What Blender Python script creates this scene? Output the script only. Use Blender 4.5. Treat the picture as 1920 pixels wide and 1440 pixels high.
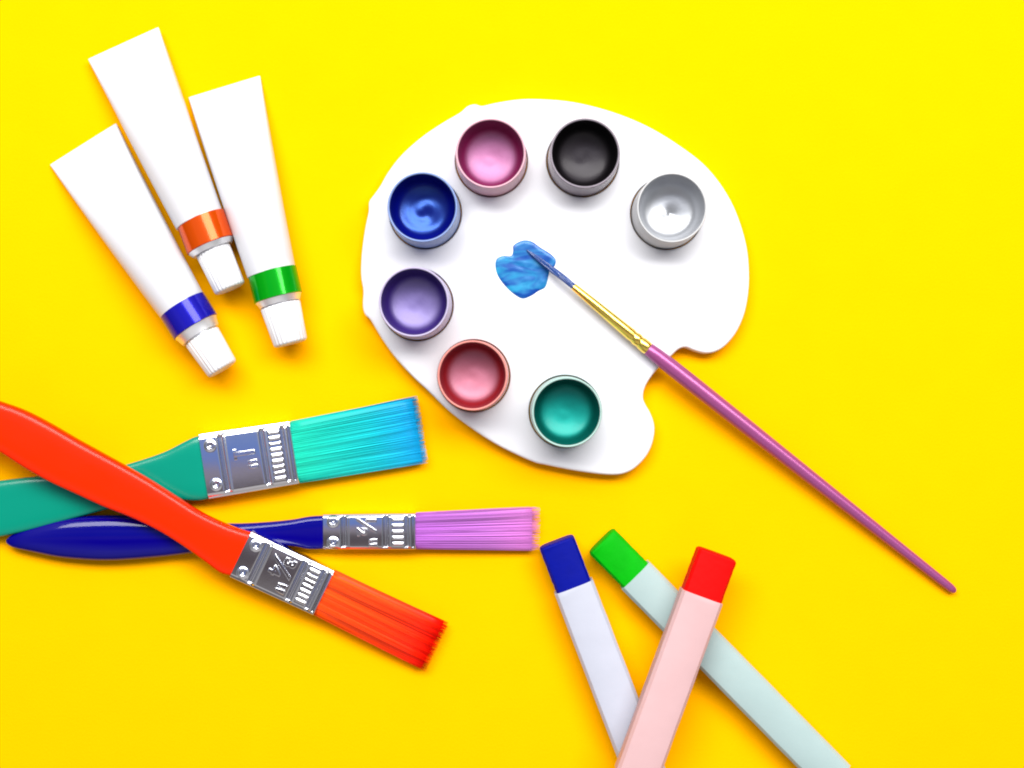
import bpy, bmesh, math, random
from mathutils import Vector, Matrix

random.seed(7)
for o in list(bpy.data.objects):
    bpy.data.objects.remove(o)
S = bpy.context.scene
COL = S.collection
MM = 0.001
D = 520.0                      # camera height above the tabletop in mm
PX = 0.2                       # mm of tabletop per photograph pixel

# ------------------------------------------------------------------ camera
cam = bpy.data.cameras.new('camera')
cam.lens = 36.0 * D / (1920 * PX)
cam.sensor_width = 36
cam.clip_start = 0.02
cam.clip_end = 20
camo = bpy.data.objects.new('camera', cam)
camo.location = (0, 0, D * MM)
COL.objects.link(camo)
S.camera = camo

# ------------------------------------------------------------------ world (studio surroundings)
W = bpy.data.worlds.new('World')
S.world = W
W.use_nodes = True
wn, wl = W.node_tree.nodes, W.node_tree.links
wn.clear()
tc = wn.new('ShaderNodeTexCoord')
sep = wn.new('ShaderNodeSeparateXYZ')
ramp = wn.new('ShaderNodeValToRGB')
mr = wn.new('ShaderNodeMapRange')
bg = wn.new('ShaderNodeBackground')
wo = wn.new('ShaderNodeOutputWorld')
wl.new(tc.outputs['Generated'], sep.inputs[0])
wl.new(sep.outputs['Y'], mr.inputs['Value'])
mr.inputs['From Min'].default_value = -1
mr.inputs['From Max'].default_value = 1
wl.new(mr.outputs[0], ramp.inputs[0])
cr = ramp.color_ramp
cr.elements[0].position = 0.0
cr.elements[0].color = (0.42, 0.38, 0.36, 1)
cr.elements[1].position = 1.0
cr.elements[1].color = (1.25, 1.25, 1.28, 1)
e = cr.elements.new(0.5)
e.color = (0.62, 0.64, 0.70, 1)
# made-up dim colour bands straight overhead, shaped for the flat metal to mirror
zr = wn.new('ShaderNodeMapRange')
zr.inputs['From Min'].default_value = 0.80
zr.inputs['From Max'].default_value = 0.93
wl.new(sep.outputs['Z'], zr.inputs['Value'])
ym = wn.new('ShaderNodeMapRange')
ym.inputs['From Min'].default_value = -0.4
ym.inputs['From Max'].default_value = 0.4
wl.new(sep.outputs['Y'], ym.inputs['Value'])
zc = wn.new('ShaderNodeValToRGB')
for i, (y, col) in enumerate(((-0.30, (0.20, 0.18, 0.18)), (-0.17, (0.06, 0.045, 0.05)), (-0.125, (0.10, 0.085, 0.09)), (-0.095, (0.30, 0.26, 0.27)), (-0.065, (0.26, 0.21, 0.27)),
                               (-0.04, (0.10, 0.20, 0.55)), (0.02, (0.09, 0.17, 0.45)), (0.15, (0.32, 0.33, 0.38)))):
    el = zc.color_ramp.elements[i] if i < 2 else zc.color_ramp.elements.new(0.5)
    el.position = (y + 0.4) / 0.8
    el.color = (*col, 1)
wl.new(ym.outputs[0], zc.inputs[0])
wm = wn.new('ShaderNodeMix')
wm.data_type = 'RGBA'
wl.new(zr.outputs[0], wm.inputs['Factor'])
wl.new(ramp.outputs[0], wm.inputs['A'])
wl.new(zc.outputs[0], wm.inputs['B'])
# added dimming of the world towards table height, darkens the stamped grooves
hz = wn.new('ShaderNodeMapRange')
hz.inputs['From Min'].default_value = 0.02
hz.inputs['From Max'].default_value = 0.50
hz.inputs['To Min'].default_value = 0.10
hz.inputs['To Max'].default_value = 1.25
wl.new(sep.outputs['Z'], hz.inputs['Value'])
ab = wn.new('ShaderNodeMath')
ab.operation = 'ABSOLUTE'
wl.new(sep.outputs['X'], ab.inputs[0])
xr = wn.new('ShaderNodeMapRange')           # added dimming to both sides, also for the grooves
xr.inputs['From Min'].default_value = 0.30
xr.inputs['From Max'].default_value = 0.75
xr.inputs['To Min'].default_value = 1.05
xr.inputs['To Max'].default_value = 0.22
wl.new(ab.outputs[0], xr.inputs['Value'])
xm = wn.new('ShaderNodeMath')
xm.operation = 'MULTIPLY'
wl.new(hz.outputs[0], xm.inputs[0])
wl.new(xr.outputs[0], xm.inputs[1])
wl.new(xm.outputs[0], bg.inputs[1])
wl.new(wm.outputs['Result'], bg.inputs[0])
wl.new(bg.outputs[0], wo.inputs[0])

# ------------------------------------------------------------------ lamps
def area(name, loc, target, size, power, color=(1, 1, 1)):
    l = bpy.data.lights.new(name, 'AREA')
    l.shape = 'RECTANGLE'
    l.size, l.size_y = size
    l.energy = power
    l.color = color
    o = bpy.data.objects.new(name, l)
    o.location = loc
    o.rotation_euler = (Vector(target) - Vector(loc)).to_track_quat('-Z', 'Y').to_euler()
    COL.objects.link(o)
    return o

area('key_softbox', (0.08, 0.56, 0.98), (0.03, 0.02, 0.0), (1.7, 0.46), 32.0, (1.0, 0.985, 0.96))

S.view_settings.view_transform = 'Standard'
S.view_settings.look = 'None'
S.view_settings.exposure = 0
S.view_settings.gamma = 1
S.view_settings.use_curve_mapping = False
S.render.engine = 'CYCLES'
S.cycles.use_denoising = True
S.cycles.max_bounces = 8
S.cycles.filter_width = 2.0


# ================================================================== helpers
def at(px, py, z=0.0):
    """point of the photograph at a real height z (mm) above the table -> world mm"""
    k = (D - z) / D
    return Vector(((px - 960) * PX * k, (720 - py) * PX * k, z))


def srgb(r, g, b, k=1.0):
    def f(c):
        c /= 255.0
        return (c / 12.92 if c <= 0.04045 else ((c + 0.055) / 1.055) ** 2.4) * k
    return (f(r), f(g), f(b), 1)


def mat(name, color, rough=0.5, metal=0.0, spec=0.5, coat=0.0, coat_rough=0.1,
        bump=0.0, bump_scale=200.0, var=0.0, var_scale=60.0, rough_var=0.0, sss=0.0, trans=0.0, stretch=None):
    m = bpy.data.materials.new(name)
    m.use_nodes = True
    n, l = m.node_tree.nodes, m.node_tree.links
    p = n['Principled BSDF']
    p.inputs['Base Color'].default_value = color
    p.inputs['Roughness'].default_value = rough
    p.inputs['Metallic'].default_value = metal
    p.inputs['Specular IOR Level'].default_value = spec
    p.inputs['Coat Weight'].default_value = coat
    p.inputs['Coat Roughness'].default_value = coat_rough
    p.inputs['Transmission Weight'].default_value = trans
    if sss:
        p.inputs['Subsurface Weight'].default_value = sss
        p.inputs['Subsurface Radius'].default_value = (0.004, 0.004, 0.004)
        p.inputs['Subsurface Scale'].default_value = 0.5
    t = n.new('ShaderNodeTexCoord')
    src = t.outputs['Object']
    if stretch:
        mp = n.new('ShaderNodeMapping')
        mp.inputs['Scale'].default_value = stretch
        l.new(src, mp.inputs[0])
        src = mp.outputs[0]
    if bump:
        nz = n.new('ShaderNodeTexNoise')
        nz.inputs['Scale'].default_value = bump_scale
        nz.inputs['Detail'].default_value = 5
        l.new(src, nz.inputs['Vector'])
        b = n.new('ShaderNodeBump')
        b.inputs['Strength'].default_value = bump
        b.inputs['Distance'].default_value = 0.0004
        l.new(nz.outputs[0], b.inputs['Height'])
        l.new(b.outputs[0], p.inputs['Normal'])
    if var or rough_var:
        nv = n.new('ShaderNodeTexNoise')
        nv.inputs['Scale'].default_value = var_scale
        nv.inputs['Detail'].default_value = 6
        l.new(src, nv.inputs['Vector'])
        if var:
            mx = n.new('ShaderNodeMix')
            mx.data_type = 'RGBA'
            mx.inputs['A'].default_value = tuple(c * (1 - var) for c in color[:3]) + (1,)
            mx.inputs['B'].default_value = tuple(min(1, c * (1 + var)) for c in color[:3]) + (1,)
            l.new(nv.outputs[0], mx.inputs['Factor'])
            l.new(mx.outputs['Result'], p.inputs['Base Color'])
        if rough_var:
            rr = n.new('ShaderNodeMapRange')
            rr.inputs['To Min'].default_value = max(0, rough - rough_var)
            rr.inputs['To Max'].default_value = rough + rough_var
            l.new(nv.outputs[0], rr.inputs['Value'])
            l.new(rr.outputs[0], p.inputs['Roughness'])
    return m


def pearl(name, deep, sheen, mix=0.5, rough=0.35, coat=0.2, film=None):
    """pearlescent poster paint: saturated body + pale metallic flake"""
    m = bpy.data.materials.new(name)
    m.use_nodes = True
    n, l = m.node_tree.nodes, m.node_tree.links
    p = n['Principled BSDF']
    p.inputs['Base Color'].default_value = deep
    p.inputs['Roughness'].default_value = 0.35
    p.inputs['Coat Weight'].default_value = coat
    p.inputs['Coat Roughness'].default_value = 0.2
    p.inputs['Specular IOR Level'].default_value = 0.25
    q = n.new('ShaderNodeBsdfPrincipled')
    q.inputs['Base Color'].default_value = sheen
    q.inputs['Metallic'].default_value = 1.0
    q.inputs['Roughness'].default_value = rough
    t = n.new('ShaderNodeTexCoord')
    nz = n.new('ShaderNodeTexNoise')
    nz.inputs['Scale'].default_value = 260
    nz.inputs['Detail'].default_value = 3
    nz.inputs['Distortion'].default_value = 1.5
    l.new(t.outputs['Object'], nz.inputs['Vector'])
    b = n.new('ShaderNodeBump')
    b.inputs['Strength'].default_value = 0.06
    b.inputs['Distance'].default_value = 0.0006
    l.new(nz.outputs[0], b.inputs['Height'])
    l.new(b.outputs[0], q.inputs['Normal'])
    l.new(b.outputs[0], p.inputs['Normal'])
    mx = n.new('ShaderNodeMixShader')
    mp = n.new('ShaderNodeMapRange')
    mp.inputs['To Min'].default_value = max(0, mix - 0.08)
    mp.inputs['To Max'].default_value = min(1, mix + 0.08)
    l.new(nz.outputs[0], mp.inputs['Value'])
    if film:                                   # only a thin flake-free film clings to the wall above the paint level
        sp = n.new('ShaderNodeSeparateXYZ')
        l.new(t.outputs['Object'], sp.inputs[0])
        fm = n.new('ShaderNodeMapRange')
        fm.interpolation_type = 'SMOOTHSTEP'
        fm.inputs['From Min'].default_value = film[0] * MM
        fm.inputs['From Max'].default_value = film[1] * MM
        fm.inputs['To Min'].default_value = 1.0
        fm.inputs['To Max'].default_value = 0.03
        l.new(sp.outputs['Z'], fm.inputs['Value'])
        ml = n.new('ShaderNodeMath')
        ml.operation = 'MULTIPLY'
        l.new(mp.outputs[0], ml.inputs[0])
        l.new(fm.outputs[0], ml.inputs[1])
        l.new(ml.outputs[0], mx.inputs[0])
    else:
        l.new(mp.outputs[0], mx.inputs[0])
    l.new(p.outputs[0], mx.inputs[1])
    l.new(q.outputs[0], mx.inputs[2])
    l.new(mx.outputs[0], n['Material Output'].inputs[0])
    return m


def hair(name, rough=0.4):
    """bristles: every hair's own dye is stored per strand"""
    m = bpy.data.materials.new(name)
    m.use_nodes = True
    n, l = m.node_tree.nodes, m.node_tree.links
    p = n['Principled BSDF']
    a = n.new('ShaderNodeAttribute')
    a.attribute_name = 'dye'
    l.new(a.outputs['Color'], p.inputs['Base Color'])
    p.inputs['Roughness'].default_value = rough
    p.inputs['Specular IOR Level'].default_value = 0.15
    return m


def thing(name, label, cat, loc, group=None):
    o = bpy.data.objects.new(name, None)
    o.empty_display_size = 0.01
    o.location = Vector(loc) * MM
    o['label'] = label
    o['category'] = cat
    if group:
        o['group'] = group
    COL.objects.link(o)
    return o


def link(name, bm, m, parent=None, sharp=35, origin=None):
    """link bm (world mm) as ONE mesh; coordinates are made relative to the thing"""
    org = Vector(origin) * MM if origin is not None else (parent_origin(parent) if parent else Vector())
    bmesh.ops.recalc_face_normals(bm, faces=bm.faces[:])
    me = bpy.data.meshes.new(name)
    for v in bm.verts:
        v.co = v.co * MM - org
    bm.to_mesh(me)
    bm.free()
    for p in me.polygons:
        p.use_smooth = True
    me.set_sharp_from_angle(angle=math.radians(sharp))
    o = bpy.data.objects.new(name, me)
    if m:
        me.materials.append(m)
    COL.objects.link(o)
    if parent:
        o.parent = parent
    else:
        o.location = org
    return o


def parent_origin(p):
    v = Vector()
    while p:
        v += p.location
        p = p.parent
    return v


def superring(n, p):
    r = []
    for i in range(n):
        t = 2 * math.pi * (i + 0.5) / n
        c, s = math.cos(t), math.sin(t)
        r.append((math.copysign(abs(c) ** (2 / p), c), math.copysign(abs(s) ** (2 / p), s)))
    return r


def rrect(hw, hh, rad, n):
    """rounded rectangle, n points evenly along its outline, in mm"""
    pts = []
    for cx, cy, a0 in ((hw - rad, hh - rad, 0), (-hw + rad, hh - rad, 90), (-hw + rad, -hh + rad, 180), (hw - rad, -hh + rad, 270)):
        for k in range(9):
            a = math.radians(a0 + k * 90 / 8)
            pts.append((cx + rad * math.cos(a), cy + rad * math.sin(a)))
    pts.append(pts[0])
    L = [0]
    for a, b in zip(pts, pts[1:]):
        L.append(L[-1] + math.dist(a, b))
    out, j = [], 0
    for i in range(n):
        s = L[-1] * i / n
        while L[j + 1] < s:
            j += 1
        f = (s - L[j]) / max(1e-9, L[j + 1] - L[j])
        out.append((pts[j][0] + f * (pts[j + 1][0] - pts[j][0]), pts[j][1] + f * (pts[j + 1][1] - pts[j][1])))
    return out


def loft(bm, stations, n=40, cap=True):
    """stations: (centre, half-width vec, half-height vec, ring or exponent)"""
    rings = []
    for c, w, h, p in stations:
        ring = p if isinstance(p, list) else superring(n, p)
        rings.append([bm.verts.new(c + w * x + h * y) for x, y in ring])
    m = len(rings[0])
    for a, b in zip(rings, rings[1:]):
        for i in range(m):
            j = (i + 1) % m
            bm.faces.new((a[i], a[j], b[j], b[i]))
    if cap:
        bm.faces.new(rings[0])
        bm.faces.new(list(reversed(rings[-1])))
    return rings


def interp(keys, x):
    if x <= keys[0][0]:
        return keys[0][1]
    for (a, va), (b, vb) in zip(keys, keys[1:]):
        if x <= b:
            f = (x - a) / (b - a)
            return va + (vb - va) * f
    return keys[-1][1]


def smooth_poly(pts, sub=6, closed=True):
    out, n = [], len(pts)
    rng = range(n) if closed else range(n - 1)
    for i in rng:
        g = (lambda k: pts[k % n]) if closed else (lambda k: pts[max(0, min(n - 1, k))])
        p0, p1, p2, p3 = g(i - 1), g(i), g(i + 1), g(i + 2)
        for k in range(sub):
            t = k / sub
            out.append(0.5 * ((2 * p1) + (p2 - p0) * t + (2 * p0 - 5 * p1 + 4 * p2 - p3) * t * t + (3 * p1 - p0 - 3 * p2 + p3) * t ** 3))
    if not closed:
        out.append(pts[-1].copy())
    return out


def revolve(bm, prof, c, n=96, wob=None):
    rings = []
    for r, z in prof:
        if r < 1e-6:
            rings.append([bm.verts.new(c + Vector((0, 0, z)))])
        else:
            rings.append([bm.verts.new(c + Vector((r * math.cos(2 * math.pi * i / n), r * math.sin(2 * math.pi * i / n),
                                                   z + (wob(r, 2 * math.pi * i / n) if wob else 0)))) for i in range(n)])
    for a, b in zip(rings, rings[1:]):
        if len(a) == 1 and len(b) == 1:
            continue
        for i in range(n):
            j = (i + 1) % n
            if len(b) == 1:
                bm.faces.new((a[i], a[j], b[0]))
            elif len(a) == 1:
                bm.faces.new((a[0], b[j], b[i]))
            else:
                bm.faces.new((a[i], a[j], b[j], b[i]))


# ================================================================== the table
yellow = mat('yellow_card', (0.94, 0.415, 0.0004, 1), rough=0.85, spec=0.0, bump=0.2, bump_scale=1100, var=0.025, var_scale=70)
bm = bmesh.new()
R = 900
bm.faces.new([bm.verts.new(Vector(p)) for p in ((-R, -R, 0), (R, -R, 0), (R, R, 0), (-R, R, 0))])
g = link('ground', bm, yellow)
g['kind'] = 'structure'
g['label'] = 'plain bright yellow card under all the art supplies'

# ================================================================== palette
PZ = 6.0
PAL = [(1000, 185), (1062, 189), (1120, 201), (1175, 219), (1225, 242), (1275, 273), (1318, 306), (1350, 343), (1375, 385),
       (1392, 430), (1402, 473), (1405, 520), (1402, 560), (1394, 594), (1380, 624), (1361, 647), (1342, 659), (1322, 662),
       (1302, 657), (1286, 651), (1272, 655), (1259, 667), (1246, 679), (1232, 693), (1217, 712), (1208, 730), (1206, 747), (1211, 760),
       (1219, 774), (1226, 793), (1227, 812), (1222, 835), (1212, 855), (1197, 872), (1180, 884), (1158, 890), (1125, 889),
       (1075, 882), (1025, 872), (1000, 866), (953, 845), (915, 824), (877, 798), (840, 769), (803, 733), (775, 707), (745, 675),
       (721, 643), (703, 614), (694, 599), (684, 589), (680, 572), (681, 545), (677, 520), (677, 490), (680, 458), (685, 425),
       (691, 396), (692, 378), (701, 365), (713, 348), (728, 322), (753, 290), (790, 257), (828, 231), (862, 211), (876, 199),
       (890, 195), (904, 198), (927, 193), (963, 187)]
POTS = [  # rim centre px, kind, label, deep colour, sheen colour, cup tint, flake mix
    ((920, 287), 'pink', 'open pot of pearly pink paint in the palette, next to the black pot', (150, 8, 85), (235, 165, 215), (248, 195, 210)),
    ((1097, 287), 'black', 'open pot of black paint at the top of the palette', (14, 11, 14), (70, 64, 70), (165, 155, 165)),
    ((1260, 389), 'silver', 'open pot of silver grey paint in the palette, nearest the thumb lobe', (205, 208, 214), (228, 231, 235), (225, 226, 226)),
    ((792, 388), 'blue', 'open pot of deep glossy blue paint in the palette', (2, 14, 150), (0, 112, 228), (150, 175, 230)),
    ((776, 566), 'purple', 'open pot of pearly violet purple paint in the palette', (62, 30, 135), (190, 175, 235), (212, 200, 232)),
    ((886, 704), 'red', 'open pot of pearly red paint in the palette', (172, 4, 8), (235, 160, 185), (250, 160, 148)),
    ((1063, 773), 'teal', 'open pot of teal green paint at the lower lobe of the palette', (0, 95, 85), (30, 205, 190), (190, 225, 215)),
]
POT_TOP = 23.0
POTC = [at(p[0][0], p[0][1], POT_TOP) for p in POTS]
HOLE_R = 13.5

outl = smooth_poly([at(x, y, PZ) for x, y in PAL], 4)
pal_root_c = at(1030, 540, 0)
white_plastic = mat('white_plastic', (0.67, 0.67, 0.69, 1), rough=0.32, spec=0.35, bump=0.04, bump_scale=350, rough_var=0.06)
bm = bmesh.new()


def inset(pts, d):
    n = len(pts)
    out = []
    for i in range(n):
        t = (pts[(i + 1) % n] - pts[i - 1]).normalized()
        out.append(pts[i] + Vector((t.y, -t.x, 0)) * d)     # clockwise outline: right-hand side is inside
    return out


def lev(pts, z):
    return [bm.verts.new(Vector((p.x, p.y, z))) for p in pts]


lv = [lev(inset(outl, -0.2), 0.05), lev(inset(outl, -0.1), PZ - 1.5), lev(inset(outl, 0.0), PZ - 0.75),
      lev(inset(outl, 0.25), PZ - 0.25), lev(inset(outl, 0.75), PZ), lev(inset(outl, 1.6), PZ)]
for a, b in zip(lv, lv[1:]):
    for i in range(len(a)):
        j = (i + 1) % len(a)
        bm.faces.new((a[i], a[j], b[j], b[i]))
top = lv[-1]
tedges = [bm.edges.get((top[i], top[(i + 1) % len(top)])) for i in range(len(top))]
NH = 72
for c in POTC:
    rs = []
    for r, z in ((HOLE_R + 0.5, PZ), (HOLE_R + 0.15, PZ - 0.12), (HOLE_R, PZ - 0.5), (HOLE_R, 0.05)):
        rs.append([bm.verts.new(Vector((c.x + r * math.cos(2 * math.pi * i / NH), c.y + r * math.sin(2 * math.pi * i / NH), z))) for i in range(NH)])
    for a, b in zip(rs, rs[1:]):
        for i in range(NH):
            j = (i + 1) % NH
            bm.faces.new((a[i], a[j], b[j], b[i]))
    tedges += [bm.edges.get((rs[0][i], rs[0][(i + 1) % NH])) for i in range(NH)]
bmesh.ops.triangle_fill(bm, use_beauty=True, use_dissolve=False, edges=tedges, normal=(0, 0, 1))
pal = link('paint_palette', bm, white_plastic, origin=pal_root_c, sharp=50)
pal['label'] = 'white plastic kidney shaped palette holding seven round paint pots'
pal['category'] = 'palette'

# ---------------------------------------------------------------- pots
GP = 'paint pots set in the palette'
for (pp, kind, lab, deep, sheen, cupc), c in zip(POTS, POTC):
    base = Vector((c.x, c.y, 0.0))
    root = thing('paint_pot', lab, 'paint pot', base, GP)
    cupm = mat('cup_plastic_' + kind, srgb(*cupc, 0.62), rough=0.35, spec=0.25, sss=0.0, var=0.04)
    if kind == 'black':
        cupm.node_tree.nodes['Principled BSDF'].inputs['Roughness'].default_value = 0.2
    bm = bmesh.new()
    prof = [(0, 0.4), (12.2, 0.4), (12.9, 0.9), (13.05, 7.0), (12.85, 14), (12.45, 20.4), (12.4, 20.8), (12.6, 21.1), (12.62, 22.4), (12.55, 22.8),
            (12.35, 23.0), (12.15, 23.0), (11.9, 22.8), (11.8, 22.3), (11.7, 17), (11.6, 7.0), (0, 7.0)]
    revolve(bm, prof, base)
    cup = link('cup', bm, cupm, root, sharp=50)
    mixv = {'pink': 0.62, 'black': 0.55, 'silver': 0.85, 'blue': 0.32, 'purple': 0.52, 'red': 0.62, 'teal': 0.6}[kind]
    rg = {'blue': 0.3, 'silver': 0.42}.get(kind, 0.6)
    pm = pearl('paint_' + kind, srgb(*deep, 0.62 if kind == 'silver' else 0.5), srgb(*sheen, {'silver': 0.46, 'blue': 0.45}.get(kind, 0.62)), mixv, rg, film=(11.6, 14.2))
    bm = bmesh.new()
    rs_ = random.Random(kind)
    ph = [rs_.uniform(0, 6.28) for _ in range(3)]
    amp = {'blue': 0.45, 'silver': 0.22}.get(kind, 0.10)

    def wob(r, a, ph=ph, amp=amp, kind=kind):
        f = max(0.0, min(1, (10.0 - r) / 4.0))
        z = amp * f * (math.sin(2 * a + ph[0]) * r / 8 + 0.7 * math.sin(0.9 * r + ph[1] + a))
        if kind == 'silver':
            dx, dy = r * math.cos(a) - 0.8, r * math.sin(a) + 0.6
            z -= 0.7 * math.exp(-(dx * dx + dy * dy) / 1.2)
        return z
    prof = [(11.78, 22.4), (11.62, 20.6), (11.4, 18.4), (11.1, 16.4), (10.7, 14.8), (10.15, 13.6), (9.4, 12.7), (8.4, 12.1), (7.0, 11.6),
            (5.4, 11.2), (3.8, 10.95), (2.4, 10.82), (1.2, 10.76), (0, 10.74)]
    if kind == 'silver':
        prof = prof[:-1] + [(0.6, 10.7), (0, 10.4)]
    revolve(bm, prof, base, wob=wob)
    pt = link('paint', bm, pm, root, sharp=80)

# ---------------------------------------------------------------- blue dab
DAB = [(963, 460), (980, 451), (997, 453), (1013, 464), (1032, 476), (1042, 487), (1040, 499), (1031, 507), (1027, 524), (1022, 539),
       (1009, 546), (997, 554), (980, 560), (963, 551), (947, 536), (934, 518), (929, 501), (931, 486), (943, 480), (958, 480), (962, 471)]
o_ = smooth_poly([at(x, y, PZ) for x, y in DAB], 4)
cen = sum(o_, Vector()) / len(o_)
bm = bmesh.new()
rings = []
from mathutils import noise
FR = [1.0, 0.985, 0.95, 0.9, 0.84, 0.77, 0.7, 0.62, 0.54, 0.46, 0.38, 0.3, 0.22, 0.14, 0.07]
for k, f in enumerate(FR):
    row = []
    for p in o_:
        q = cen + (p - cen) * f
        h = 0.38 * min(1, (1 - f) * 9) ** 0.6
        d = Vector((q.x * 0.45 + q.y * 0.25, q.y * 0.75 - q.x * 0.2, 3))
        h *= 0.85 + 0.30 * noise.noise(d * 0.8)
        row.append(bm.verts.new(Vector((q.x, q.y, PZ + 0.02 + max(0.02, h) * (0 if k == 0 else 1)))))
    rings.append(row)
for a, b in zip(rings, rings[1:]):
    for i in range(len(a)):
        j = (i + 1) % len(a)
        bm.faces.new((a[i], a[j], b[j], b[i]))
bm.faces.new(rings[-1])
dabm = pearl('blue_dab', srgb(0, 105, 225, 0.5), srgb(60, 190, 250, 0.6), 0.08, 0.4, 0.25)
n, l = dabm.node_tree.nodes, dabm.node_tree.links
t = n.new('ShaderNodeTexCoord')
nz = n.new('ShaderNodeTexNoise')
nz.inputs['Scale'].default_value = 75
nz.inputs['Detail'].default_value = 7
nz.inputs['Distortion'].default_value = 1.2
mp = n.new('ShaderNodeMapping')
mp.inputs['Rotation'].default_value = (0, 0, math.radians(-35))
mp.inputs['Scale'].default_value = (0.6, 2.2, 1)
l.new(t.outputs['Object'], mp.inputs[0])
l.new(mp.outputs[0], nz.inputs['Vector'])
rp = n.new('ShaderNodeValToRGB')
rp.color_ramp.elements[0].position = 0.42
rp.color_ramp.elements[0].color = srgb(0, 84, 205, 0.42)
rp.color_ramp.elements[1].position = 0.62
rp.color_ramp.elements[1].color = srgb(50, 185, 240, 0.5)
l.new(nz.outputs[0], rp.inputs[0])
l.new(rp.outputs[0], n['Principled BSDF'].inputs['Base Color'])
dab = link('paint_smear', bm, dabm, origin=Vector((cen.x, cen.y, PZ)), sharp=80)
dab['label'] = 'wet smear of bright blue paint on the white palette under the brush tip'
dab['category'] = 'paint smear'

# ================================================================== thin round brush
tip = at(987, 468, 6.9)
ferr0 = at(1075, 537, 10.4)
ferr1 = at(1214, 653, 9.3)
hend = at(1791, 1109, 2.1)
root = thing('paint_brush', 'slim round paint brush with mauve handle and gold ferrule, leaning on the palette', 'paint brush',
             Vector((hend.x, hend.y, 0)))
UP = Vector((0, 0, 1))


def rod(bm, pts, n=28, cap=True):
    """round rod through (centre, radius[, flatten])"""
    st = []
    for i, (c, r) in enumerate(pts):
        d = (pts[min(i + 1, len(pts) - 1)][0] - pts[max(0, i - 1)][0]).normalized()
        w = UP.cross(d).normalized()
        h = d.cross(w).normalized()
        st.append((c, w * r, h * r, 2))
    return loft(bm, st, n, cap)


def along(a, b, f):
    return a + (b - a) * f


mauve = mat('pearl_mauve_lacquer', srgb(190, 92, 158, 0.6), rough=0.34, metal=0.4, spec=0.5, coat=0.15, coat_rough=0.15, bump=0.1, bump_scale=1500,
            var=0.12, var_scale=900)
bm = bmesh.new()
pts = []
for f, r in ((0, 2.2), (0.003, 2.45), (0.03, 2.75), (0.08, 2.95), (0.16, 3.0), (0.3, 2.85), (0.5, 2.5), (0.7, 2.15), (0.85, 1.85), (0.96, 1.65), (0.985, 1.55), (0.995, 1.25), (1.0, 0.7)):
    pts.append((along(ferr1, hend, f), r))
rod(bm, pts)
link('handle', bm, mauve, root, sharp=45)
gold = mat('gold_ferrule', (0.95, 0.66, 0.12, 1), rough=0.22, metal=1.0, rough_var=0.08, var=0.1, var_scale=500)
bm = bmesh.new()
pts = []
for f, r in ((0, 1.15), (0.01, 1.35), (0.3, 1.72), (0.6, 2.08), (0.78, 2.32), (0.80, 2.12), (0.82, 2.12), (0.84, 2.4), (0.87, 2.42), (0.885, 2.2), (0.905, 2.2), (0.92, 2.45),
             (0.99, 2.5), (1.0, 2.4), (1.012, 2.3)):
    pts.append((along(ferr0, ferr1, f), r))
rod(bm, pts)
link('ferrule', bm, gold, root, sharp=60)
bm = bmesh.new()
dirn = (ferr1 - ferr0).normalized()
ctrl = [ferr0 + dirn * 1.0, ferr0 - dirn * 4, along(ferr0, tip, 0.45) + Vector((0, 0, 0.6)), along(ferr0, tip, 0.75) + Vector((0, 0, -0.1)), tip]
cv = smooth_poly(ctrl, 8, False)
pts = []
for i, c in enumerate(cv):
    f = i / (len(cv) - 1)
    pts.append((c, interp([(0, 1.0), (0.2, 1.08), (0.45, 1.12), (0.7, 0.9), (0.9, 0.45), (1, 0.08)], f)))
rings = rod(bm, pts, 36)
for ri, ring in enumerate(rings):
    for i, v in enumerate(ring):
        c = pts[ri][0]
        v.co = c + (v.co - c) * (1 + 0.10 * math.sin(i * 2.4 + ri * 0.1))
wet = mat('wet_blue_bristles', srgb(25, 80, 165, 0.5), rough=0.3, spec=0.5, coat=0.5, var=0.4, var_scale=500)
link('bristles', bm, wet, root, sharp=60)

# ================================================================== paint tubes
GT = 'white paint tubes'
tube_white = mat('tube_white', (0.56, 0.56, 0.58, 1), rough=0.35, spec=0.4, bump=0.03, bump_scale=120)
cap_white = mat('cap_white', (0.66, 0.66, 0.67, 1), rough=0.4, spec=0.4)
collar_metal = mat('collar_aluminium', (0.88, 0.88, 0.89, 1), rough=0.4, metal=0.8)


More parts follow.
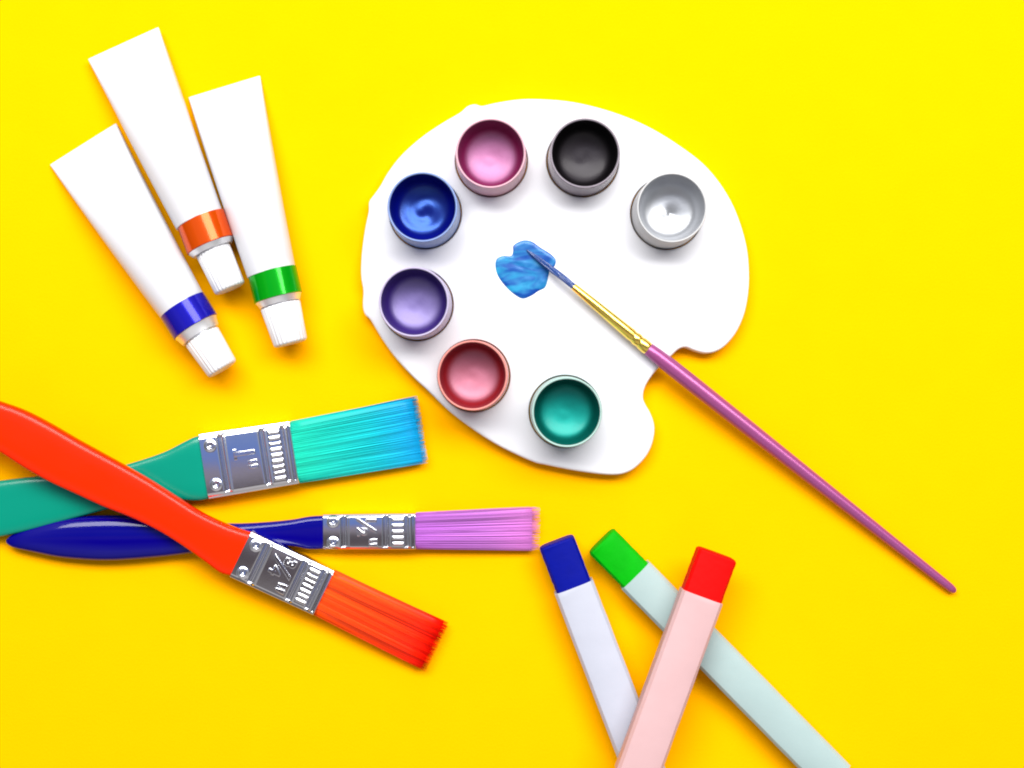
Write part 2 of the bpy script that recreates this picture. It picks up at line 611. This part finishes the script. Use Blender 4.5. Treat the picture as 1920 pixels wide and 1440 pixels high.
def tube(label, TL, TR, bTL, bTR, bBL, bBR, cTL, cTR, cBL, cBR, crimp_z, band_col):
    R0 = 8.8
    P = lambda a, z: at(a[0], a[1], z)
    mid = lambda a, b: (a + b) / 2
    cz = crimp_z
    crimp = mid(P(TL, cz), P(TR, cz))
    cw = (P(TR, cz) - P(TL, cz)) / 2
    b0 = mid(P(bTL, R0), P(bTR, R0))
    b1 = mid(P(bBL, R0), P(bBR, R0))
    bw0 = (P(bTR, R0) - P(bTL, R0)) / 2
    c0 = mid(P(cTL, R0), P(cTR, R0))
    c1 = mid(P(cBL, R0), P(cBR, R0))
    axis = (b1 - crimp)
    axis.z = 0
    axis.normalize()
    side = Vector((-axis.y, axis.x, 0))
    if side.dot(cw) < 0:
        side = -side
    r = bw0.length
    root = thing('paint_tube', label, 'paint tube', Vector((b0.x, b0.y, 0)), GT)
    # body: flat crimp to round shoulder
    bm = bmesh.new()
    st = []
    cr_side = cw.normalized()
    N = 26
    for i in range(N + 1):
        f = i / N
        f2 = 1 - (1 - f) ** 1.0
        c = crimp.lerp(b1, f2 * (b0 - crimp).length / (b1 - crimp).length)
        fr = f2
        w = cw.length + (r - cw.length) * fr
        h = 0.55 + (r - 0.55) * math.sin(fr * math.pi / 2) ** 0.85
        s = cr_side.lerp(side, min(1, fr * 1.5)).normalized()
        zc = max(h + 0.05, cz * (1 - fr) + r * fr)
        st.append((Vector((c.x, c.y, zc)), s * w, UP * h, 2 + 3.0 * (1 - fr) ** 3))
    # fold line near the crimp: small step
    e0 = st[0]
    fold = (crimp - b0)
    fold.z = 0
    fold.normalize()
    st.insert(0, (e0[0] + fold * 0.4, e0[1] * 0.995, e0[2] * 0.7, e0[3]))
    st.append((Vector((b0.x, b0.y, r)) + axis * 0.3, side * r * 0.98, UP * r * 0.98, 2))
    loft(bm, st, 64)
    link('body', bm, tube_white, root, sharp=40)
    # printed colour band wrapped round the shoulder end
    bm = bmesh.new()
    q0 = Vector((b0.x, b0.y, r))
    q1 = Vector((b1.x, b1.y, r))
    rr = r + 0.12
    loft(bm, [(q0, side * rr, UP * rr, 2), (q0.lerp(q1, 0.5), side * rr, UP * rr, 2), (q1, side * rr, UP * rr, 2), (q1 + axis * 0.25, side * (rr - .3), UP * (rr - .3), 2)], 72)
    bmat = mat('band_' + 'foil_' + band_col[3], srgb(*band_col[:3], 0.6), rough=0.16, metal=0.35, spec=0.2, coat=0.2, coat_rough=0.05, bump=0.02, bump_scale=300)
    link('colour_band', bm, bmat, root, sharp=40)
    # shoulder
    bm = bmesh.new()
    gap = (Vector((c0.x, c0.y, 0)) - Vector((b1.x, b1.y, 0))).dot(axis)
    q = q1 + axis * 0.2
    loft(bm, [(q, side * r * .97, UP * r * .97, 2), (q + axis * 0.5, side * r * .93, UP * r * .93, 2), (q + axis * gap * .80, side * r * .84, UP * r * .84, 2),
              (q + axis * gap * .84, side * 5.6, UP * 5.6, 2), (q + axis * gap * 1.1, side * 5.6, UP * 5.6, 2)], 64)
    link('shoulder', bm, collar_metal, root, sharp=40)
    # ribbed, slightly tapered screw cap
    bm = bmesh.new()
    a0 = Vector((b1.x, b1.y, r)) + axis * gap
    cl = (Vector((c1.x, c1.y, 0)) - Vector((c0.x, c0.y, 0))).dot(axis)
    r0 = (P(cTR, R0) - P(cTL, R0)).length / 2
    r1 = (P(cBR, R0) - P(cBL, R0)).length / 2
    ring = []
    NR = 144
    for i in range(NR):
        a = 2 * math.pi * i / NR
        k = 1 + 0.022 * math.cos(a * 24)
        ring.append((k * math.cos(a), k * math.sin(a)))
    loft(bm, [(a0, side * (r0 - .3), UP * (r0 - .3), ring), (a0 + axis * .3, side * r0, UP * r0, ring), (a0 + axis * (cl - .9), side * (r1 + .1), UP * (r1 + .1), ring),
              (a0 + axis * (cl - .25), side * (r1 - .25), UP * (r1 - .25), ring), (a0 + axis * cl, side * (r1 - .9), UP * (r1 - .9), ring)])
    link('cap', bm, cap_white, root, sharp=50)


tube('white paint tube with an orange band, between the blue and green banded tubes', (166, 113), (298, 53), (334, 427), (421, 396), (355, 474), (436, 446),
     (367, 484), (427, 459), (402, 555), (455, 533), 3.2, (255, 92, 0, 'orange'))
tube('white paint tube with a dark blue band and white cap', (95, 311), (219, 233), (302, 595), (382, 551), (329, 635), (405, 591),
     (347, 645), (409, 617), (388, 711), (438, 681), 1.0, (35, 30, 200, 'blue'))
tube('white paint tube with a green band and white cap', (354, 185), (488, 144), (467, 521), (555, 498), (480, 570), (564, 546),
     (495, 579), (567, 562), (516, 651), (576, 638), 1.0, (0, 190, 20, 'green'))

# ================================================================== flat brushes
GB = 'flat wooden handled brushes lying crossed'
metal = mat('tinplate', (0.72, 0.72, 0.75, 1), rough=0.12, metal=1.0, bump=0.05, bump_scale=160, rough_var=0.06, var=0.05)


def ferrule_disp(u, v, Lm, Wm):
    """stamped relief of the ferrule, mm. u along (0 handle .. 1 bristles), v across (-1..1)"""
    d = 0.22 * (1 - v * v)
    inside = 1 if abs(v) < 0.84 else max(0, 1 - (abs(v) - 0.84) / 0.05)
    bumpf = lambda c, w: math.exp(-((u - c) / w) ** 4)
    groove = lambda c, w: math.exp(-((u - c) / w) ** 2)
    d -= 1.15 * groove(0.222, 0.020) * inside
    d += 0.30 * bumpf(0.268, 0.016) * inside
    d -= 1.15 * groove(0.672, 0.020) * inside
    d += 0.25 * bumpf(0.715, 0.013) * inside
    d -= 1.0 * groove(0.895, 0.015) * inside
    d += 0.22 * bumpf(0.93, 0.014) * inside
    d -= 0.6 * groove(0.968, 0.010) * inside
    if 0.745 < u < 0.875 and abs(v) < 0.80:
        nb = max(5, round(Wm / 2.1))
        d += 0.42 * max(0, math.cos(math.pi * nb * v)) ** 0.8 * min(1, (u - 0.745) / 0.012, (0.875 - u) / 0.012)
    if abs(v) > 0.84:
        d -= (abs(v) - 0.84) * Wm / 2 * 0.42
    for s in (-1, 1):
        dx = (u - 0.115) * Lm
        dy = (v - s * 0.60) * Wm / 2
        q = math.hypot(dx, dy)
        R = 2.3
        if q < R:
            d += 0.35 * math.sin(q / R * math.pi) - 0.75 * max(0, 1 - (q / (R * 0.5)) ** 2)
    return d


def flat_brush(label, f_corners, z_f, hh, handle_st, zfun, text, tsize, hcol, b_corners, dyes, hmat_kw, hp):
    P = at
    (a, b, c, d) = f_corners          # start-left(top), start-right(bottom), end-left(top), end-right(bottom)
    z0, z1 = z_f
    s0 = (P(*a, z0 + hh) + P(*b, z0 + hh)) / 2
    s1 = (P(*c, z1 + hh) + P(*d, z1 + hh)) / 2
    ax = (s1 - s0)
    L = ax.length
    ax.normalize()
    left = UP.cross(ax).normalized()
    up = ax.cross(left).normalized()
    w0 = (P(*a, z0 + hh) - P(*b, z0 + hh)).length / 2
    w1 = (P(*c, z1 + hh) - P(*d, z1 + hh)).length / 2
    root = thing('flat_brush', label, 'paint brush', Vector((s0.x, s0.y, 0)), GB)
    # ---- ferrule
    bm = bmesh.new()
    NU, NV = 150, 220
    rows = []
    for i in range(NU + 1):
        u = i / NU
        hw = w0 + (w1 - w0) * u
        ring = rrect(hw, hh, min(1.3, hh * 0.45), NV)
        lip = 0.0 if 0 < i < NU else -0.25
        row = []
        for x, y in ring:
            k = max(0.0, min(1.0, (y / hh - 0.80) / 0.18))
            dz = ferrule_disp(u, x / hw, L, 2 * hw) * k if k > 0 else 0
            x2 = x * (1 + lip / hw)
            y2 = y * (1 + lip / hh)
            row.append(bm.verts.new(s0 + ax * (L * u) + left * x2 + up * (y2 + dz - 0.0)))
        rows.append(row)
    for r0, r1 in zip(rows, rows[1:]):
        for i in range(NV):
            j = (i + 1) % NV
            bm.faces.new((r0[i], r0[j], r1[j], r1[i]))
    bm.faces.new(rows[0])
    bm.faces.new(list(reversed(rows[-1])))
    # stamped size, its top towards the bristles
    cu = bpy.data.curves.new('size', 'FONT')
    cu.body = text
    cu.size = tsize
    cu.extrude = 0.30
    cu.bevel_depth = 0.34
    cu.bevel_resolution = 3
    cu.offset = 0.06
    cu.align_x = 'CENTER'
    cu.align_y = 'CENTER'
    cu.resolution_u = 4
    co = bpy.data.objects.new('size', cu)
    COL.objects.link(co)
    dg = bpy.context.evaluated_depsgraph_get()
    tm = bpy.data.meshes.new_from_object(co.evaluated_get(dg))
    xs = [v.co.x for v in tm.vertices]
    ys = [v.co.y for v in tm.vertices]
    ox, oy = (min(xs) + max(xs)) / 2, (min(ys) + max(ys)) / 2
    base = s0 + ax * (L * 0.475) + up * (hh + 0.22)
    vs = [bm.verts.new(base + ax * (v.co.y - oy) - left * (v.co.x - ox) + up * v.co.z) for v in tm.vertices]
    for p in tm.polygons:
        try:
            bm.faces.new([vs[i] for i in p.vertices])
        except ValueError:
            pass
    if text[0] == '1' and len(text) == 2:          # foot of the serif figure
        xf = min(v.co.x for v in tm.vertices) - ox + 1.0
        yf = min(ys) - oy
        loft(bm, [(base + ax * (yf - 0.1) - left * xf, left * 2.1, up * 0.45, 6), (base + ax * (yf + 1.1) - left * xf, left * 2.1, up * 0.45, 6)], 24)
    bpy.data.objects.remove(co)
    bpy.data.meshes.remove(tm)
    bpy.data.curves.remove(cu)
    link('ferrule', bm, metal, root, sharp=45)
    return root, (s0, s1, ax, left, up, L, w0, w1, hh)


def handle_mesh(root, rows, m, p):
    """rows: (left px, right px, bottom z, half thickness)"""
    bm = bmesh.new()
    L = smooth_poly([at(r[0][0], r[0][1], r[2] + r[3]) for r in rows], 5, False)
    Rr = smooth_poly([at(r[1][0], r[1][1], r[2] + r[3]) for r in rows], 5, False)
    T = smooth_poly([Vector((r[3], r[4] if len(r) > 4 else p, 0)) for r in rows], 5, False)
    st = []
    for a, b, t in zip(L, Rr, T):
        st.append(((a + b) / 2, (a - b) / 2, UP * t.x, t.y))
    loft(bm, st, 56)
    return link('handle', bm, m, root, sharp=40)


def bristles(root, geo, b_corners, z_tip, dye, seed, tuft=0.55, dens=3.5, ragged=0.8, name='bristles'):
    s0, s1, ax, left, up, L, w0, w1, hh = geo
    a, b, c, d = b_corners
    rn = random.Random(seed)
    zt = z_tip + hh * 0.75
    eA, eB = at(*c, zt), at(*d, zt)
    sA, sB = s1 + left * w1 * 0.985, s1 - left * w1 * 0.985
    bm = bmesh.new()
    lay = bm.verts.layers.float_color.new('dye')
    W = (sA - sB).length

    def strand(v, hz, col0, col1, col2, rad, ln, bend, jit):
        ctr = []
        for k in range(6):
            f = k / 5
            p = sA.lerp(sB, v).lerp(eA.lerp(eB, min(1.02, max(-0.02, v + jit))), f * ln)
            th = hh * (0.86 + (0.66 - 0.86) * f)
            p = p + up * (th * hz + bend * math.sin(f * math.pi * 0.9))
            ctr.append(p)
        rings = []
        for k, p in enumerate(ctr):
            f = k / 5
            r = rad * (1.0 if f < 0.7 else 1 - 0.65 * (f - 0.7) / 0.3)
            col = [c0 + (c1 - c0) * min(1, f / 0.55) for c0, c1 in zip(col0, col1)] if f < 0.55 else \
                  [c0 + (c1 - c0) * (f - 0.55) / 0.45 for c0, c1 in zip(col1, col2)]
            rg = []
            for q in range(5):
                t = 2 * math.pi * q / 5
                vv = bm.verts.new(p + left * (r * math.cos(t)) + up * (r * math.sin(t)))
                vv[lay] = (*col, 1)
                rg.append(vv)
            rings.append(rg)
        for r0, r1 in zip(rings, rings[1:]):
            for q in range(5):
                j = (q + 1) % 5
                bm.faces.new((r0[q], r0[j], r1[j], r1[q]))
        bm.faces.new(list(reversed(rings[-1])))
    # dense core of the tuft
    core = []
    NS = 10
    for k in range(NS + 1):
        f = k / NS * 0.965
        A, B = sA.lerp(eA, f), sB.lerp(eB, f)
        th = hh * (0.80 - 0.22 * f)
        core.append(((A + B) / 2, (A - B) / 2 * 0.985, up * th, 5))
    rings = loft(bm, core, 40)
    for k, rg in enumerate(rings):
        col = dye(k / NS, 0.5, 0.78)
        for v in rg:
            v[lay] = (*col, 1)
    ncol = int(W * dens)
    for layer, hz in enumerate((-0.9, -0.4, 0.55, 0.82, 0.97)):
        for i in range(ncol):
            v = (i + rn.random()) / ncol
            edge = 1 - abs(2 * v - 1) ** 6 * 0.55
            clump = noise.noise(Vector((v * W * 0.42, seed * 3.1, layer * 0.2))) + 0.5 * noise.noise(Vector((v * W * 1.3, seed * 1.7, layer * 0.3)))
            sh = 1.0 + tuft * clump + rn.uniform(-0.16, 0.16)
            jit = rn.gauss(0, 0.012) + 0.02 * clump
            if rn.random() < 0.015:
                jit += rn.uniform(-0.06, 0.06)
            strand(v, hz * edge + rn.uniform(-0.06, 0.06) + 0.07 * clump, dye(0, v, sh), dye(0.55, v, sh), dye(1, v, sh),
                   rn.uniform(0.10, 0.17), 1 + rn.uniform(-ragged, ragged * 0.7) / 46.0, rn.uniform(-0.15, 0.3), jit)
    return link(name, bm, HAIR, root, sharp=180)


HAIR = hair('dyed_bristle')


def ramp3(c0, c1, c2):
    def f(t, v, sh):
        q = [a + (b - a) * min(1, t / 0.55) for a, b in zip(c0, c1)] if t < 0.55 else [a + (b - a) * (t - 0.55) / 0.45 for a, b in zip(c1, c2)]
        return [max(0, min(1, x * sh)) for x in q]
    return f


# ---- green brush (lies on the table)
green_lac = mat('green_lacquer', srgb(0, 160, 132, 0.6), rough=0.22, spec=0.28, coat=0.0, coat_rough=0.2, bump=0.05, bump_scale=250, var=0.06, stretch=(0.3, 2, 1))
root, geo = flat_brush('green handled flat brush with turquoise bristles under the red handled brush', ((377, 813), (392, 935), (547, 789), (563, 906)), (0.3, 0.3), 3.9,
                       [(0, 0, 0)] * 4, None, '1"', 10.5, None, None, None, None, None)
handle_mesh(root, [((-150, 935), (-146, 985), 0.6, 1.2), ((-135, 922), (-130, 1008), 0.4, 2.4), ((-90, 912), (-80, 1020), 0.2, 3.1), ((0, 901), (8, 1005), 0.2, 3.3), ((70, 893), (82, 988), 0.2, 3.3),
                   ((140, 889), (150, 969), 0.2, 3.2), ((200, 880), (208, 953), 0.2, 3.2), ((250, 867), (260, 941), 0.2, 3.2), ((307, 848), (315, 934), 0.3, 3.3),
                   ((345, 829), (355, 938), 0.3, 3.5), ((366, 819), (378, 938), 0.3, 3.6), ((382, 815), (396, 934), 0.3, 3.6)], green_lac, 5)
bristles(root, geo, ((549, 785), (563, 906), (781, 744), (801, 866)), 0.2,
         ramp3(srgb(30, 220, 185, .82)[:3], srgb(14, 206, 206, .80)[:3], srgb(20, 180, 245, .8)[:3]), 3)

# ---- blue brush (lies on the table)
blue_lac = mat('navy_lacquer', srgb(8, 0, 150, 0.5), rough=0.07, spec=0.28, coat=0.0, coat_rough=0.05, bump=0.03, bump_scale=160)
root, geo = flat_brush('navy blue handled flat brush with lilac bristles', ((607, 963), (607, 1029), (781, 961), (781, 1029)), (0.3, 0.3), 3.2,
                       [(0, 0, 0)] * 4, None, '½"', 9.6, None, None, None, None, None)
handle_mesh(root, [((13, 1011), (14, 1020), 2.6, 0.9, 2.3), ((24, 1002), (27, 1027), 1.6, 2.0, 2.3), ((60, 987), (62, 1035), 0.6, 3.1, 2.4), ((120, 972), (120, 1046), 0.1, 3.8, 2.5), ((200, 966), (200, 1051), 0.1, 4.1, 2.5),
                   ((283, 968), (283, 1046), 0.1, 4.0, 2.5), ((360, 976), (360, 1037), 0.1, 3.6, 2.6), ((430, 981), (430, 1027), 0.2, 3.2, 2.8), ((490, 979), (490, 1022), 0.2, 3.0, 3.2),
                   ((545, 974), (546, 1023), 0.3, 3.0, 3.8), ((580, 968), (580, 1029), 0.3, 3.0, 4.2), ((611, 966), (611, 1028), 0.3, 3.0, 4.5)], blue_lac, 3)
bristles(root, geo, ((783, 960), (783, 1029), (1005, 950), (1005, 1032)), 0.2,
         ramp3(srgb(192, 108, 210, .78)[:3], srgb(202, 122, 212, .78)[:3], srgb(228, 135, 218, .85)[:3]), 5, ragged=2.6)

# ---- red brush: lies across the other two, its bristles down on the table
red_lac = mat('red_lacquer', srgb(255, 44, 0, 0.75), rough=0.20, spec=0.18, coat=0.0, coat_rough=0.15, bump=0.04, bump_scale=250, var=0.04, stretch=(0.5, 2, 1))
root, geo = flat_brush('red handled flat brush with orange red bristles lying across the other two', ((471, 994), (433, 1080), (630, 1069), (588, 1151)), (4.3, 2.2), 3.6,
                       [(0, 0, 0)] * 4, None, '¾"', 11.5, None, None, None, None, None)
handle_mesh(root, [((-128, 742), (-148, 772), 14.2, 1.4), ((-110, 733), (-140, 792), 13.7, 2.7), ((-60, 733), (-95, 806), 12.9, 3.4), ((0, 752), (-45, 822), 12.2, 3.5), ((47, 769), (0, 846), 11.5, 3.5), ((94, 793), (47, 876), 10.8, 3.5),
                   ((142, 821), (95, 903), 10.1, 3.4), ((189, 847), (143, 925), 9.4, 3.4), ((236, 873), (195, 949), 8.7, 3.3), ((283, 900), (248, 970), 8.0, 3.3), ((330, 930), (298, 994), 7.3, 3.3),
                   ((378, 960), (345, 1023), 6.6, 3.3), ((425, 982), (388, 1054), 5.8, 3.3), ((455, 993), (414, 1073), 5.2, 3.3), ((473, 998), (435, 1079), 4.7, 3.3)], red_lac, 4.2)
bristles(root, geo, ((630, 1069), (588, 1153), (840, 1167), (796, 1257)), 0.2,
         ramp3(srgb(255, 78, 10, .95)[:3], srgb(255, 62, 8, .95)[:3], srgb(255, 10, 2, .92)[:3]), 9, tuft=0.75)

# ================================================================== oil pastels
GPAS = 'oil pastels in paper sleeves'


def pastel(label, capc, wrap_end_l, wrap_end_r, z0, z1, tipcol, papcol, H, wgrow, hid):
    """capc: outer-left, outer-right, inner-left, inner-right px corners of the bare tip (seen with the tip pointing up)"""
    hw_z = H / 2
    oL, oR, iL, iR = capc
    P = lambda a, z: at(a[0], a[1], z)
    top0 = z0 + H
    e0 = (P(oL, top0 - 1.5) + P(oR, top0 - 1.5)) / 2
    e1 = (P(iL, top0 - 1.5) + P(iR, top0 - 1.5)) / 2
    we = (P(wrap_end_l, z1 + H - 1.5) + P(wrap_end_r, z1 + H - 1.5)) / 2
    e0.z = e1.z = z0 + H / 2
    we.z = z1 + H / 2
    ax = (we - e0).normalized()
    side = UP.cross(ax).normalized()
    up = ax.cross(side).normalized()
    w = ((P(oL, top0 - 1.5) - P(oR, top0 - 1.5)).length + (P(iL, top0 - 1.5) - P(iR, top0 - 1.5)).length) / 4
    root = thing('oil_pastel', label, 'oil pastel', Vector((e0.x, e0.y, 0)), GPAS)
    tipm = mat('pastel_stick', tipcol, rough=0.6, spec=0.1, bump=0.35, bump_scale=350, var=0.16, var_scale=160)
    papm = mat('pastel_sleeve', papcol, rough=0.55, spec=0.25, bump=0.7, bump_scale=60, var=0.10, var_scale=45, stretch=(1, 1, 1))

    def octo(hw, hh, ch):
        pts = []
        for sx, sy, order in ((1, 1, 0), (-1, 1, 1), (-1, -1, 0), (1, -1, 1)):
            p1 = (sx * hw, sy * (hh - ch * 0.55))
            p2 = (sx * (hw - ch), sy * hh)
            m_ = (sx * (hw - ch * 0.30), sy * (hh - ch * 0.17))
            seq = [p1, m_, p2]
            pts += seq if order == 0 else seq[::-1]
        return pts
    ln = (e1 - e0).dot(ax)
    seed_ = len(label) * 3.7
    bm = bmesh.new()
    ww = w - 0.1
    hh = H / 2 - 0.35
    I = Vector((0, 0, 0))
    loft(bm, [(e0, side, up, octo(ww - 1.3, hh - 1.2, 2.6)), (e0 + ax * 0.18, side, up, octo(ww - .75, hh - .7, 2.8)), (e0 + ax * 0.45, side, up, octo(ww - .35, hh - .3, 3.0)), (e0 + ax * 0.95, side, up, octo(ww, hh, 3.2)), ] + [
        (e0 + ax * s_, side, up, [(x + 0.14 * noise.noise(Vector((x, y, s_ * 0.9 + seed_))), y + 0.14 * noise.noise(Vector((x + 5, y, s_ * 0.8 + seed_)))) for x, y in octo(ww, hh, 3.2)])
        for s_ in [1.0 + k * (ln + 3) / 14 for k in range(15)]])
    link('pastel_tip', bm, tipm, root, sharp=25)
    bm = bmesh.new()
    total = (we - e0).length
    st = []
    wo_ = w + wgrow
    hp = H / 2
    N = 40
    rn = random.Random(label)
    for i in range(N + 1):
        f = i / N
        s = ln + (total - ln) * f
        k = 1 if i else 0.97
        oc = octo(wo_ * k, hp * (1 if i else 0.985), 3.6)
        oc = [(x + 0.08 * noise.noise(Vector((x, y, s * 0.15 + len(label)))), y + 0.10 * noise.noise(Vector((x + 9, y, s * 0.2)))) for x, y in oc]
        st.append((e0 + ax * s, side, up, oc))
        if i == 0:
            st.append((e0 + ax * (s + .15), side, up, octo(wo_, hp, 3.6)))
    loft(bm, st)
    link('paper_sleeve', bm, papm, root, sharp=22)


pastel('blue oil pastel in a pale blue grey paper sleeve', ((1012, 1028), (1075, 1005), (1044, 1117), (1109, 1085)), (1176, 1480), (1256, 1452), 0.1, 0.1,
       srgb(0, 18, 165, .55), srgb(226, 229, 243, .54), 12.0, 0.7, 0)
pastel('green oil pastel in a pale mint paper sleeve, under the red one', ((1106, 1038), (1150, 992), (1172, 1104), (1217, 1050)), (1526, 1480), (1612, 1444), 0.1, 0.1,
       srgb(0, 200, 10, .58), srgb(200, 225, 222, .54), 11.0, 0.6, 0)
pastel('red oil pastel in a pale pink paper sleeve, lying across the green one', ((1313, 1027), (1381, 1051), (1280, 1103), (1354, 1135)), (1150, 1460), (1237, 1460), 11.6, 12.6,
       srgb(255, 5, 3, .58), srgb(250, 205, 205, .55), 11.0, 0.4, 0)
